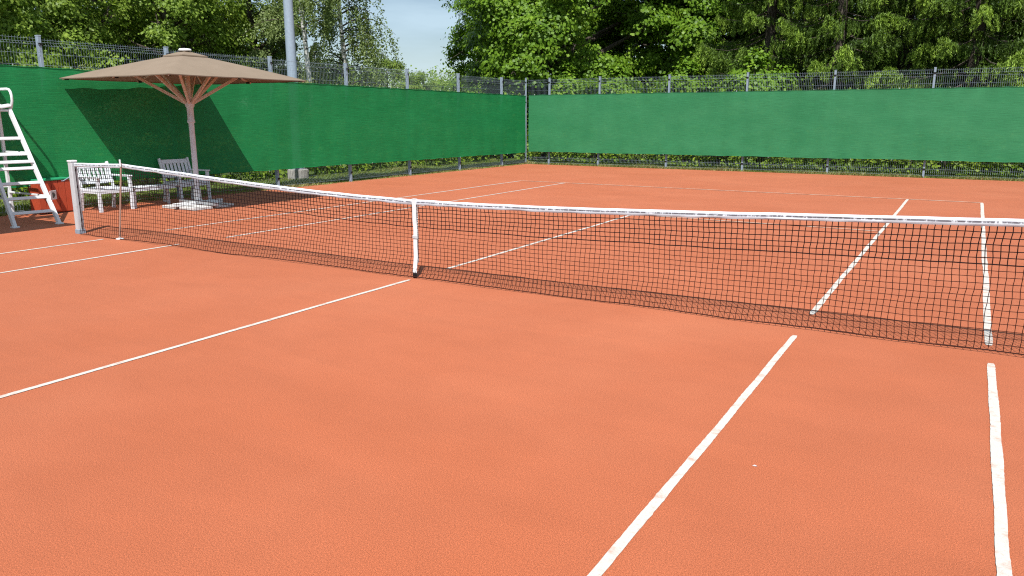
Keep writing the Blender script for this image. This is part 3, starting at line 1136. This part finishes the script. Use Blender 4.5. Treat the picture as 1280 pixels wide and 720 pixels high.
# ================================================================== VEGETATION
def lobed_crown(rng, cen, rad, nl, lobe_r, clumps, per, size, asp, flat=0.45, up=0.7, low_cut=None):
    """leaf cloud: lobes over an ellipsoid, each lobe a set of leafy clumps on its outer side"""
    cen, rad = np.array(cen), np.array(rad)
    g = unit(rng.normal(size=(nl, 3)))
    rr = rng.uniform(0.30, 0.92, (nl, 1)) ** 0.6
    L = cen + g * rad * rr * (1 - lobe_r / rad.mean() * 0.35)
    lr = rng.uniform(0.75, 1.25, nl) * lobe_r
    CC, OO = [], []
    for i in range(nl):
        d = unit(rng.normal(size=(clumps, 3)) * 0.8 + np.array([0, 0, 0.5]) + g[i] * 0.9)
        q = L[i] + d * (lr[i] * rng.uniform(0.55, 1.02, (clumps, 1)))[:] * np.array([1, 1, 0.72])
        CC.append(q)
        OO.append(d)
    CC, OO = np.concatenate(CC), np.concatenate(OO)
    if low_cut is not None:
        k = CC[:, 2] > low_cut
        CC, OO = CC[k], OO[k]
    K = len(CC)
    cs = rng.uniform(0.6, 1.3, K)
    idx = np.repeat(np.arange(K), per)
    off = rng.normal(size=(K * per, 3)) * np.array([1, 1, flat])
    off *= (cs[idx] * size * 1.35)[:, None]
    off[:, 2] -= 0.35 * (off[:, :2] ** 2).sum(1) / (size * 6)
    C = CC[idx] + off
    cn = rng.normal(size=(K, 3)) * 0.30
    ow = unit((C - cen) * np.array([1, 1, 0.15]))
    N = unit(OO[idx] * 0.5 + ow * 0.5 + np.array([0, 0, up * 0.75]) + cn[idx] + rng.normal(size=C.shape) * 0.32)
    U = OO[idx] * np.array([1, 1, 0.2]) + rng.normal(size=C.shape) * 0.6 + np.array([0, 0, -0.55])
    ct = rng.normal(0.0, 0.12, K)
    tint = np.clip(0.45 + ct[idx] + rng.normal(0, 0.16, len(C)), 0, 1)
    V, F = leaves(C, N, U, size * rng.uniform(0.7, 1.2, len(C)), asp)
    return V, F, tint, L

def limbs(H, tr, L, cen_z, rng, n_twig=2, lean=0.02):
    """tapered trunk with a limb to every lobe"""
    b = MB()
    P = []
    for i in range(9):
        z = H * i / 8
        P.append(Vector((lean * z * math.sin(z * 0.5), lean * z * math.cos(z * 0.37), z - 0.1)))
    b.tube(P, [tr * (1.25 if i == 0 else 1) * (1 - 0.85 * i / 8) + 0.01 for i in range(9)], 9)
    for q in L:
        q = Vector(q)
        hz = max(0.12 * H, min(0.9 * H, q.z - 0.45 * math.hypot(q.x, q.y)))
        i = min(7, int(hz / H * 8))
        a = P[i].lerp(P[i + 1], hz / H * 8 - i)
        mid = a.lerp(q, 0.5) + Vector((rng.uniform(-.3, .3), rng.uniform(-.3, .3), rng.uniform(-.1, .35)))
        r0 = tr * 0.42 * (1 - 0.6 * hz / H)
        b.tube([a, a.lerp(mid, 0.5) + Vector((0, 0, 0.05)), mid, mid.lerp(q, 0.6), q], [r0, r0 * .8, r0 * .6, r0 * .4, r0 * .18], 6)
        for _ in range(n_twig):
            e = q + Vector(rng.normal(size=3)) * min(0.7, tr * 2.2)
            b.tube([mid.lerp(q, rng.uniform(.2, .8)), (mid.lerp(q, .6) + e) / 2 + Vector((0, 0, .12)), e], [r0 * .4, r0 * .25, 0.006], 4)
    return b

def maple(seed, label, loc, H, R_, lobes, group=None, cut=0.4, zc=None):
    rng = np.random.default_rng(seed)
    t = thing('maple_tree', label, 'tree', (*loc, 0), 0, group)
    zc = zc or H * 0.40
    V, F, tn, L = lobed_crown(rng, (0, 0, zc), (R_, R_, H * 0.52), lobes, R_ * 0.23, 64, 25, 0.15, 0.95, 0.5, 0.7, cut)
    np_mesh('crown', V, F, tn, M['maple'], t)
    limbs(H * 0.85, 0.34, L, zc, rng).build('trunk', M['bark'], t, True)
    return t

def aspen(seed, label, H, R_, lobes, group, mat_='aspen', size=0.115, zc=None, clumps=52, per=16, bark='bark'):
    rng = np.random.default_rng(seed)
    t = thing('broadleaf_tree', label, 'tree', (0, 0, 0), 0, group)
    zc = zc or H * 0.48
    V, F, tn, L = lobed_crown(rng, (0, 0, zc), (R_, R_, H * 0.49), lobes, R_ * 0.25, clumps, per, size, 0.8, 0.8, 0.55, 0.5)
    np_mesh('crown', V, F, tn, M[mat_], t)
    limbs(H * 0.92, 0.20 * min(1, H / 12), L, zc, rng).build('trunk', M[bark], t, True)
    return t

def weeping(seed, label, loc, H, R_, z_lo, n_br, group, bare=3.0):
    """silver birch: pale trunk, thin limbs, leafy strings hanging from them"""
    rng = np.random.default_rng(seed)
    t = thing('birch_tree', label, 'tree', (*loc, 0), 0, group)
    b = MB()
    P = [Vector((0.10 * math.sin(i * 0.9), 0.08 * math.cos(i * 0.7), H * i / 10 - 0.1)) for i in range(11)]
    b.tube(P, [0.10 * (1 - 0.9 * i / 10) + 0.01 for i in range(11)], 9)
    C, N, U, T = [], [], [], []
    br = MB()
    for k in range(n_br):
        z = bare + (H - bare) * (k + rng.uniform(0, 1)) / n_br
        a = rng.uniform(0, 2 * math.pi)
        Ln = R_ * (1.0 - 0.65 * (z - bare) / (H - bare)) * rng.uniform(0.55, 1.1)
        i = min(9, int(z / H * 10))
        p0 = P[i].lerp(P[i + 1], z / H * 10 - i)
        d = Vector((math.cos(a), math.sin(a), 0))
        pts_ = [p0 + d * Ln * f + Vector((0, 0, Ln * (0.75 * f - 0.75 * f * f * 1.15))) for f in (0, .2, .4, .6, .8, 1.0)]
        br.tube(pts_, [0.035, .03, .022, .016, .010, .005], 5)
        ns = int(13 * Ln / 1.5) + 4
        ctint = rng.normal(0, 0.12)
        for s in range(ns):
            f = rng.uniform(0.15, 1.0)
            j = min(4, int(f * 5))
            q = pts_[j].lerp(pts_[j + 1], f * 5 - j) + Vector(rng.normal(size=3)) * 0.12
            hl = rng.uniform(0.5, 1.9) * (0.6 + 0.6 * f)
            hl = min(hl, max(0.3, q.z - z_lo))
            m_ = int(hl / 0.027)
            zz = np.sort(rng.uniform(0, 1, m_))
            c = np.zeros((m_, 3))
            c[:, 0] = q.x + d.x * 0.25 * zz * hl + 0.07 * rng.normal(size=m_)
            c[:, 1] = q.y + d.y * 0.25 * zz * hl + 0.07 * rng.normal(size=m_)
            c[:, 2] = q.z - zz * hl + 0.04 * rng.normal(size=m_)
            C.append(c)
            T.append(np.clip(0.45 + ctint + rng.normal(0, 0.15, m_), 0, 1))
    C, T = np.concatenate(C), np.concatenate(T)
    N = unit(rng.normal(size=C.shape) * 0.7 + np.array([0.2, -0.3, 0.4]))
    U = rng.normal(size=C.shape) * 0.5 + np.array([0, 0, -1.0])
    V, F = leaves(C, N, U, 0.085 * rng.uniform(0.7, 1.2, len(C)), 0.75)
    np_mesh('crown', V, F, T, M['birch'], t)
    br.build('branch', M['bark'], t, True)
    b.build('trunk', M['birchbark'], t, True)
    return t

def spruce(seed, label, H, Lmax, z0, group, mat_='spruce', full=9.0, dens=1.0):
    """whorls of drooping boughs hung with needle curtains"""
    rng = np.random.default_rng(seed)
    t = thing('spruce_tree', label, 'tree', (0, 0, 0), 0, group)
    tk, dead = MB(), MB()
    bo = tk
    tk.tube([(0, 0, -0.1), (0.03, 0.02, H * .5), (0, 0, H)], [0.22 * H / 14, 0.13 * H / 14, 0.012], 9)
    C, N, U, T, LL = [], [], [], [], []
    z = z0
    while z < H * 0.97:
        dense = 1.0 if z < full else 0.45
        rel = (z - z0) / (H - z0)
        nb = int(rng.integers(5, 8))
        a0 = rng.uniform(0, 6.28)
        for k in range(nb):
            a = a0 + 6.28 * k / nb + rng.normal(0, 0.22)
            Ln = Lmax * (1 - rel) ** 0.8 * rng.uniform(0.62, 1.12) + 0.12
            zb = z + rng.normal(0, 0.12)
            d = np.array([math.cos(a), math.sin(a), 0])
            sd_ = np.array([-d[1], d[0], 0])
            droop = 0.27 * Ln * rng.uniform(0.6, 1.35)
            def path(f):
                return d * Ln * np.asarray(f)[..., None] + np.array([0, 0, 1.0]) * (zb - droop * np.sin(np.asarray(f) * 2.2) * 0.9 + 0.30 * droop * np.asarray(f) ** 3)[..., None]
            ff = np.linspace(0, 1, 6)
            bo.tube([Vector(p) for p in path(ff)], list(0.028 * (1 - ff) * (Ln / Lmax) ** .5 + 0.004), 4, False)
            if rng.uniform() < 0.35 and z < full:
                e = path(np.array([0.35]))[0]
                for _ in range(3):
                    q = e + rng.normal(size=3) * np.array([.35, .35, .2]) + np.array([0, 0, -0.25])
                    dead.tube([Vector(e), Vector((e + q) / 2 + np.array([0, 0, .05])), Vector(q)], [0.006, 0.004, 0.002], 3, False)
            bt = rng.normal(0, 0.10)
            m_ = int(Ln * 26 * dens * dense) + 4
            f = 0.22 + 0.80 * rng.uniform(0, 1, m_) ** 0.75
            side = rng.normal(0, 1, m_) * 0.30 * (1.12 - f) * Ln * 0.80
            base = path(np.clip(f, 0, 1.02)) + sd_ * side[:, None]
            base[:, 2] -= np.abs(side) * 0.25
            hang = rng.uniform(0.13, 0.54, m_) * (0.55 + 0.5 * (1 - np.abs(f - 0.6)))
            for i in range(m_):
                kk = int(hang[i] / 0.017 * (1 if dense == 1 else 0.6)) + 5
                s = rng.uniform(0, 1, kk)
                c = np.repeat(base[i][None], kk, 0)
                out = d * 0.22 + sd_ * np.sign(side[i]) * 0.22
                c = c + out * (s * hang[i])[:, None]
                c[:, 2] -= s ** 1.2 * hang[i]
                c += rng.normal(size=c.shape) * 0.020
                C.append(c)
                U.append(out * 1.3 + np.array([0, 0, -0.75]) + rng.normal(size=c.shape) * 0.36)
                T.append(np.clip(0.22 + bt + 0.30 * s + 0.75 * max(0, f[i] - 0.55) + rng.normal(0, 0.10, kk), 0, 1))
        z += (0.64 if z < full else 0.75) * (0.6 + 0.4 * H / 16)
    C, U, T = np.concatenate(C), np.concatenate(U), np.concatenate(T)
    N = unit(rng.normal(size=C.shape) * 0.7 + unit(C * np.array([1, 1, 0])) * 0.5 + np.array([0, 0, 0.35]))
    V, F = leaves(C, N, U, rng.uniform(0.08, 0.16, len(C)), 0.22)
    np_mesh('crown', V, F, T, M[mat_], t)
    if dead.v:
        dead.build('dead_twigs', M['deadtwig'], t)['kind'] = 'stuff'
    tk.build('trunk', M['bark'], t, True)
    return t

def place(o, px, d, rz, s=1.0, label=None, sz=None):
    x, y = pix(px, d)
    o.location = (x, y, -0.02)
    o.rotation_euler = (0, 0, rz)
    o.scale = (s, s, sz or s)
    if label:
        o['label'] = label
    return o

# --- left woodland edge
GL = 'broadleaf trees beyond the left fence'
A1 = aspen(11, 'leafy tree beyond the left fence, at the far left edge of the photo', 13, 3.4, 66, GL)
A2 = aspen(12, 'bright leafy tree above the parasol canopy beyond the left fence', 13, 3.1, 60, GL)
place(A1, 8, 31, 0.3)
place(copy_tree(A2), 88, 33, 1.0, 1.0, 'leafy tree beyond the left fence, above the second fence post from the left edge')
place(copy_tree(A1), 152, 37, 2.2, 1.0, 'shaded leafy tree over the left slope of the parasol canopy, set back in the wood')
place(A2, 226, 32, 2.6)
place(copy_tree(A1), 286, 36, 4.0, 0.95, 'leafy tree over the right slope of the parasol canopy beyond the fence')
A3 = aspen(13, 'dark loose leafy tree immediately left of the light pole', 13, 2.1, 44, GL, 'birch', 0.10, None, 34, 22)
place(A3, 330, 34, 0.0)
labs = ['dark tree deep in the wood at the far left', 'dark tree deep in the wood behind the second fence post from the left edge',
        'dark tree deep in the wood left of the parasol top', 'dark tree deep in the wood behind the parasol top', 'dark tree deep in the wood right of the parasol top']
for i, px in enumerate((-30, 48, 118, 190, 258)):
    place(copy_tree(A1 if i % 2 else A2), px, 44 + (i % 2) * 3, i * 1.3 + 0.5, 1.15, labs[i])

# --- birches right of the pole
GB = 'silver birches right of the light pole'
weeping(21, 'slender silver birch with a bare white trunk right of the light pole', pix(393, 29.5), 14, 2.3, 4.4, 34, GB, 4.6)
weeping(22, 'weeping silver birch with hanging foliage beside the sky gap', pix(438, 31), 14, 2.6, 2.2, 66, GB, 2.4)

# --- young conifers and small trees further off
S3 = spruce(33, 'small dark spruce between the light pole and the white birch trunk', 5.9, 1.5, 0.4, 'small far spruces', 'farspruce', 9, 0.8)
place(S3, 372, 41, 0.0)
place(copy_tree(S3), 403, 43, 1.4, 0.95, 'small dark spruce right behind the white birch trunk')
place(copy_tree(S3), 350, 44, 2.4, 1.0, 'small dark spruce hidden mostly behind the light pole')
A4 = aspen(14, 'small pale green tree at the right foot of the weeping birch', 5.6, 1.5, 14, 'small far trees under the sky gap', 'aspen', 0.10, None, 30, 20)
place(A4, 488, 47, 0.0)
for i, (px, d, s, lb_) in enumerate(((466, 52, 0.95, 'small far tree seen through the weeping birch'),
                                    (512, 55, 0.92, 'small far tree under the left side of the sky gap'),
                                    (534, 60, 1.0, 'small far tree in the middle of the sky gap'),
                                    (556, 58, 0.86, 'small far tree beside the left edge of the maple'),
                                    (430, 58, 1.1, 'small far tree behind the weeping birch trunk'),
                                    (400, 60, 1.0, 'small far tree beyond the white birch trunk'))):
    place(copy_tree(A4), px, d, i * 1.7, s, lb_)

# --- the far edge of the wood, one mass
def far_wood():
    rng = np.random.default_rng(81)
    K = 900
    px = rng.uniform(330, 640, K)
    d = rng.uniform(72, 92, K)
    hmax = np.array([5.9 + 1.6 * mnoise.noise(Vector((p * 0.035, 0, 0))) + 0.9 * mnoise.noise(Vector((p * 0.12, 4, 0))) for p in px])
    XY = np.array([pix(a, b_) for a, b_ in zip(px, d)])
    CC = np.concatenate([XY, (rng.uniform(0, 1, K) ** 0.8 * hmax)[:, None]], 1)
    idx = np.repeat(np.arange(K), 26)
    C = CC[idx] + rng.normal(size=(K * 26, 3)) * np.array([.55, .55, .5])
    C[:, 2] = np.maximum(C[:, 2], 0.05)
    N = unit(rng.normal(size=C.shape) * 0.5 + np.array([0.1, -0.2, 0.6]))
    U = rng.normal(size=C.shape) * 0.7 + np.array([0, 0, -0.5])
    tn = np.clip(0.3 + rng.normal(0, 0.15, K)[idx] + rng.normal(0, 0.12, len(C)), 0, 1)
    V, F = leaves(C, N, U, rng.uniform(0.18, 0.34, len(C)), 0.8)
    return np_mesh('far_wood', V, F, tn, M['aspen'])
tag(far_wood(), 'low far edge of the wood on the horizon under the sky gap', 'wood', kind='stuff')

# --- maples
maple(41, 'big bright maple with dense low boughs in the middle behind the fence corner', pix(698, 37.5), 15, 6.0, 84, 'maples behind the far fence')
maple(42, 'darker maple between the big bright maple and the spruces', pix(850, 39), 13, 4.6, 64, 'maples behind the far fence')
maple(43, 'maple set back behind the right half of the big bright maple', pix(770, 44), 14, 6.0, 50, 'maples behind the far fence')
maple(44, 'maple set back behind the left half of the big bright maple', pix(655, 45), 14, 5.2, 46, 'maples behind the far fence')

# --- spruces
GS = 'tall spruces behind the far fence'
S1 = spruce(31, 'tall drooping spruce beside the maple', 17, 3.4, 0.5, GS)
S2 = spruce(32, 'tall drooping spruce at the right edge of the photo', 16, 3.1, 0.4, GS)
place(S1, 948, 33, 0.4)
place(copy_tree(S2), 1032, 31.5, 1.9, 1.0, 'tall drooping spruce above the fourth post from the right edge of the far fence')
place(copy_tree(S1), 1112, 33, 3.0, 1.0, 'tall drooping spruce midway along the right half of the far fence')
place(copy_tree(S2), 1196, 31, 4.1, 1.05, 'tall drooping spruce above the last far fence post in view')
place(S2, 1286, 31.5, 5.2)
place(copy_tree(S1), 1376, 32, 0.9, 1.0, 'tall drooping spruce just past the right edge of the photo')
for i, (px, lb_) in enumerate(((905, 'shaded spruce in the back row behind the darker maple'), (990, 'shaded spruce in the back row, left of centre of the spruces'),
                               (1075, 'shaded spruce in the back row, in the middle of the spruces'), (1155, 'shaded spruce in the back row, right of centre of the spruces'),
                               (1240, 'shaded spruce in the back row near the right edge of the photo'), (1325, 'shaded spruce in the back row past the right edge'))):
    place(copy_tree(S1 if i % 2 else S2), px, 40 + (i % 3), 0.7 + i * 1.1, 1.1, lb_)

for i, (px, lb_) in enumerate(((925, 'spruce in the third row behind the darker maple and the first drooping spruce'), (1012, 'spruce in the third row, left of the middle of the spruces'),
                               (1096, 'spruce in the third row, in the middle of the spruces'), (1178, 'spruce in the third row, right of the middle of the spruces'),
                               (1262, 'spruce in the third row near the right edge of the photo'))):
    place(copy_tree(S2 if i % 2 else S1), px, 46 + (i % 2), 1.9 + i * 0.9, 1.2, lb_)

# --- maple saplings showing through the mesh above the far screen
A5 = aspen(15, 'young maple sapling behind the fence corner post', 4.0, 1.5, 22, 'maple saplings behind the far fence', 'maple', 0.14, None, 34, 18)
A5.location = (-9.9, 23.0, 0)
for i, (x, y, lb_) in enumerate(((-12.4, 21.5, 'young maple sapling left of the fence corner post'), (-7.0, 22.4, 'young maple sapling behind the second post of the far fence from the corner'),
                                 (-4.6, 23.4, 'young maple sapling behind the third post of the far fence from the corner'), (-2.0, 22.8, 'young maple sapling behind the fourth post of the far fence from the corner'))):
    o = copy_tree(A5)
    o.location = (x, y, 0)
    o.rotation_euler.z = 1.1 + i * 1.4
    o.scale = (1.0, 1.0, 0.9 + 0.04 * i)
    o['label'] = lb_

# --- pale shrubs right behind the left fence
def shrub(seed, label, H, R_):
    rng = np.random.default_rng(seed)
    t = thing('shrub', label, 'shrub', (0, 0, 0), 0, 'pale shrubs along the left fence')
    V, F, tn, L = lobed_crown(rng, (0, 0, H * 0.5), (R_, R_, H * 0.55), 16, R_ * 0.36, 30, 24, 0.085, 0.55, 0.9, 0.45, 0.1)
    np_mesh('foliage', V, F, tn, M['shrub'], t)
    limbs(H * 0.8, 0.05, L[:10], H * .5, rng, 1).build('stem', M['bark'], t, True)
    return t
SH = shrub(51, 'pale straggly shrub behind the fence at the far left edge', 3.1, 1.4)
SH.location = (-12.6, -1.6, 0)
for i, (x, y, s, lb_) in enumerate(((-12.9, 0.6, 1.02, 'pale straggly shrub behind the first fence post in view'),
                                    (-12.7, 2.6, 0.95, 'pale straggly shrub behind the left tip of the parasol'),
                                    (-13.6, 5.2, 0.92, 'pale straggly shrub behind the parasol top'),
                                    (-14.6, 12.5, 0.93, 'pale straggly shrub behind the left fence, under the birches'),
                                    (-14.4, 15.5, 0.90, 'pale straggly shrub behind the left fence, under the sky gap'),
                                    (-14.2, 18.8, 0.92, 'pale straggly shrub behind the fence corner'))):
    o = copy_tree(SH)
    o.location = (x, y, 0)
    o.rotation_euler.z = i * 1.3
    o.scale = (s, s, s)
    o['label'] = lb_

# --- clipped low hedges seen under the screens
def hedge(label, P0, P1, width, H, seed):
    rng = np.random.default_rng(seed)
    P0, P1 = np.array([*P0, 0.0]), np.array([*P1, 0.0])
    L = np.linalg.norm(P1 - P0)
    tdir = (P1 - P0) / L
    sdir = np.array([-tdir[1], tdir[0], 0])
    K = int(L * 48)
    u, v, w = rng.uniform(0, L, K), rng.uniform(-1, 1, K), rng.uniform(0, 1, K)
    lump = np.array([mnoise.noise(Vector((a * 0.9, seed, 0))) for a in u])
    hw = width / 2 * (1 + 0.30 * lump)
    edge = rng.uniform(0, 1, K) < 0.72
    v = np.where(edge, np.sign(v) * rng.uniform(0.75, 1.05, K), v)
    z = 0.06 + w * H * (1 + 0.12 * lump)
    CC = P0 + tdir * u[:, None] + sdir * (v * hw)[:, None]
    CC[:, 2] = z
    OO = unit(sdir * np.sign(v)[:, None] + np.array([0, 0, 0.5]))
    per = 15
    idx = np.repeat(np.arange(K), per)
    C = CC[idx] + rng.normal(size=(K * per, 3)) * 0.085
    C[:, 2] = np.maximum(C[:, 2], 0.03)
    N = unit(OO[idx] * 0.6 + np.array([0, 0, 0.6]) + rng.normal(size=C.shape) * 0.5)
    U = OO[idx] + rng.normal(size=C.shape) * 0.6 + np.array([0, 0, -0.4])
    ct = rng.normal(0, 0.15, K)
    tn = np.clip(0.48 + ct[idx] + rng.normal(0, 0.17, len(C)), 0, 1)
    V, F = leaves(C, N, U, rng.uniform(0.08, 0.15, len(C)), 0.75)
    root = thing('hedge', label, 'hedge', tuple((P0 + P1) / 2))
    reparent(np_mesh('foliage', V, F, tn, M['hedge']), root)
    b = MB()
    for k in range(int(L / 0.35)):
        p = P0 + tdir * (k * 0.35 + 0.1) + sdir * rng.uniform(-.12, .12)
        p = Vector(p)
        for _ in range(2):
            b.tube([p, p + Vector((rng.uniform(-.15, .15), rng.uniform(-.15, .15), H * .45)), p + Vector((rng.uniform(-.3, .3), rng.uniform(-.3, .3), H * .85))], [0.014, 0.009, 0.004], 4)
    reparent(b.build('stem', M['bark']), root)
    return root
hedge('low leafy hedge showing under the left wind screen', (-12.1, -4), (-11.45, 20.2), 0.75, 1.2, 61)
hedge('low leafy hedge showing under the far wind screen', (-10.6, 20.75), (12, 20.75), 0.8, 1.2, 62)

# --- grass: verge behind the fences and tufts at the edge of the clay
def grass():
    rng = np.random.default_rng(71)
    n1, n2, n3, n4 = 52000, 26000, 9000, 9000
    y = rng.uniform(-4, 19.5, n1)
    fx = -9.22 - 0.02 * (18.75 - y)
    x1 = fx - 0.12 - 2.0 * rng.uniform(0, 1, n1) ** 1.2
    x2 = rng.uniform(-9.6, 12, n2)
    y2 = 18.80 + 1.0 * rng.uniform(0, 1, n2) ** 1.3
    y3 = rng.uniform(-4, 18.7, n3)
    x3 = -9.22 - 0.02 * (18.75 - y3) + 0.02 + rng.normal(0, 0.07, n3) - np.where(y3 < 4, 0.16, 0)
    x4 = rng.uniform(-9.3, 12, n4)
    y4 = 18.76 + rng.normal(0, 0.05, n4)
    X = np.concatenate([x1, x2, x3, x4])
    Y = np.concatenate([y, y2, y3, y4])
    tall = np.concatenate([rng.uniform(0.05, 0.13, n1), rng.uniform(0.06, 0.15, n2), rng.uniform(0.03, 0.08, n3), rng.uniform(0.04, 0.12, n4)])
    pn = np.array([mnoise.noise(Vector((a * 0.8, b * 0.8, 0))) for a, b in zip(X[::1], Y[::1])])
    tall = tall * (1 + 0.7 * pn)
    dry = np.concatenate([rng.normal(0.42, 0.15, n1), rng.normal(0.5, 0.18, n2), rng.normal(0.72, 0.2, n3), rng.normal(0.72, 0.2, n4)]) + 0.3 * pn
    n_ = len(X)
    a = rng.uniform(0, 6.283, n_)
    d = np.stack([np.cos(a), np.sin(a), np.zeros(n_)], 1)
    s = np.stack([-np.sin(a), np.cos(a), np.zeros(n_)], 1)
    base = np.stack([X, Y, np.full(n_, -0.02)], 1)
    w = rng.uniform(0.004, 0.009, n_)[:, None]
    bend = (rng.uniform(0.2, 0.9, n_) * tall)[:, None]
    up = np.array([0, 0, 1.0])
    v0, v1 = base - s * w, base + s * w
    v2 = base + d * bend * 0.4 + up * tall[:, None] * 0.7 + s * w * 0.7
    v3 = base + d * bend + up * tall[:, None]
    V = np.stack([v0, v1, v2, v3], 1).reshape(-1, 3)
    F = np.arange(len(V)).reshape(-1, 4)
    return np_mesh('grass', V, F, np.clip(dry, 0, 1), M['grass'])
tag(grass(), 'short green and straw coloured grass along the fence foot', 'grass', kind='stuff')
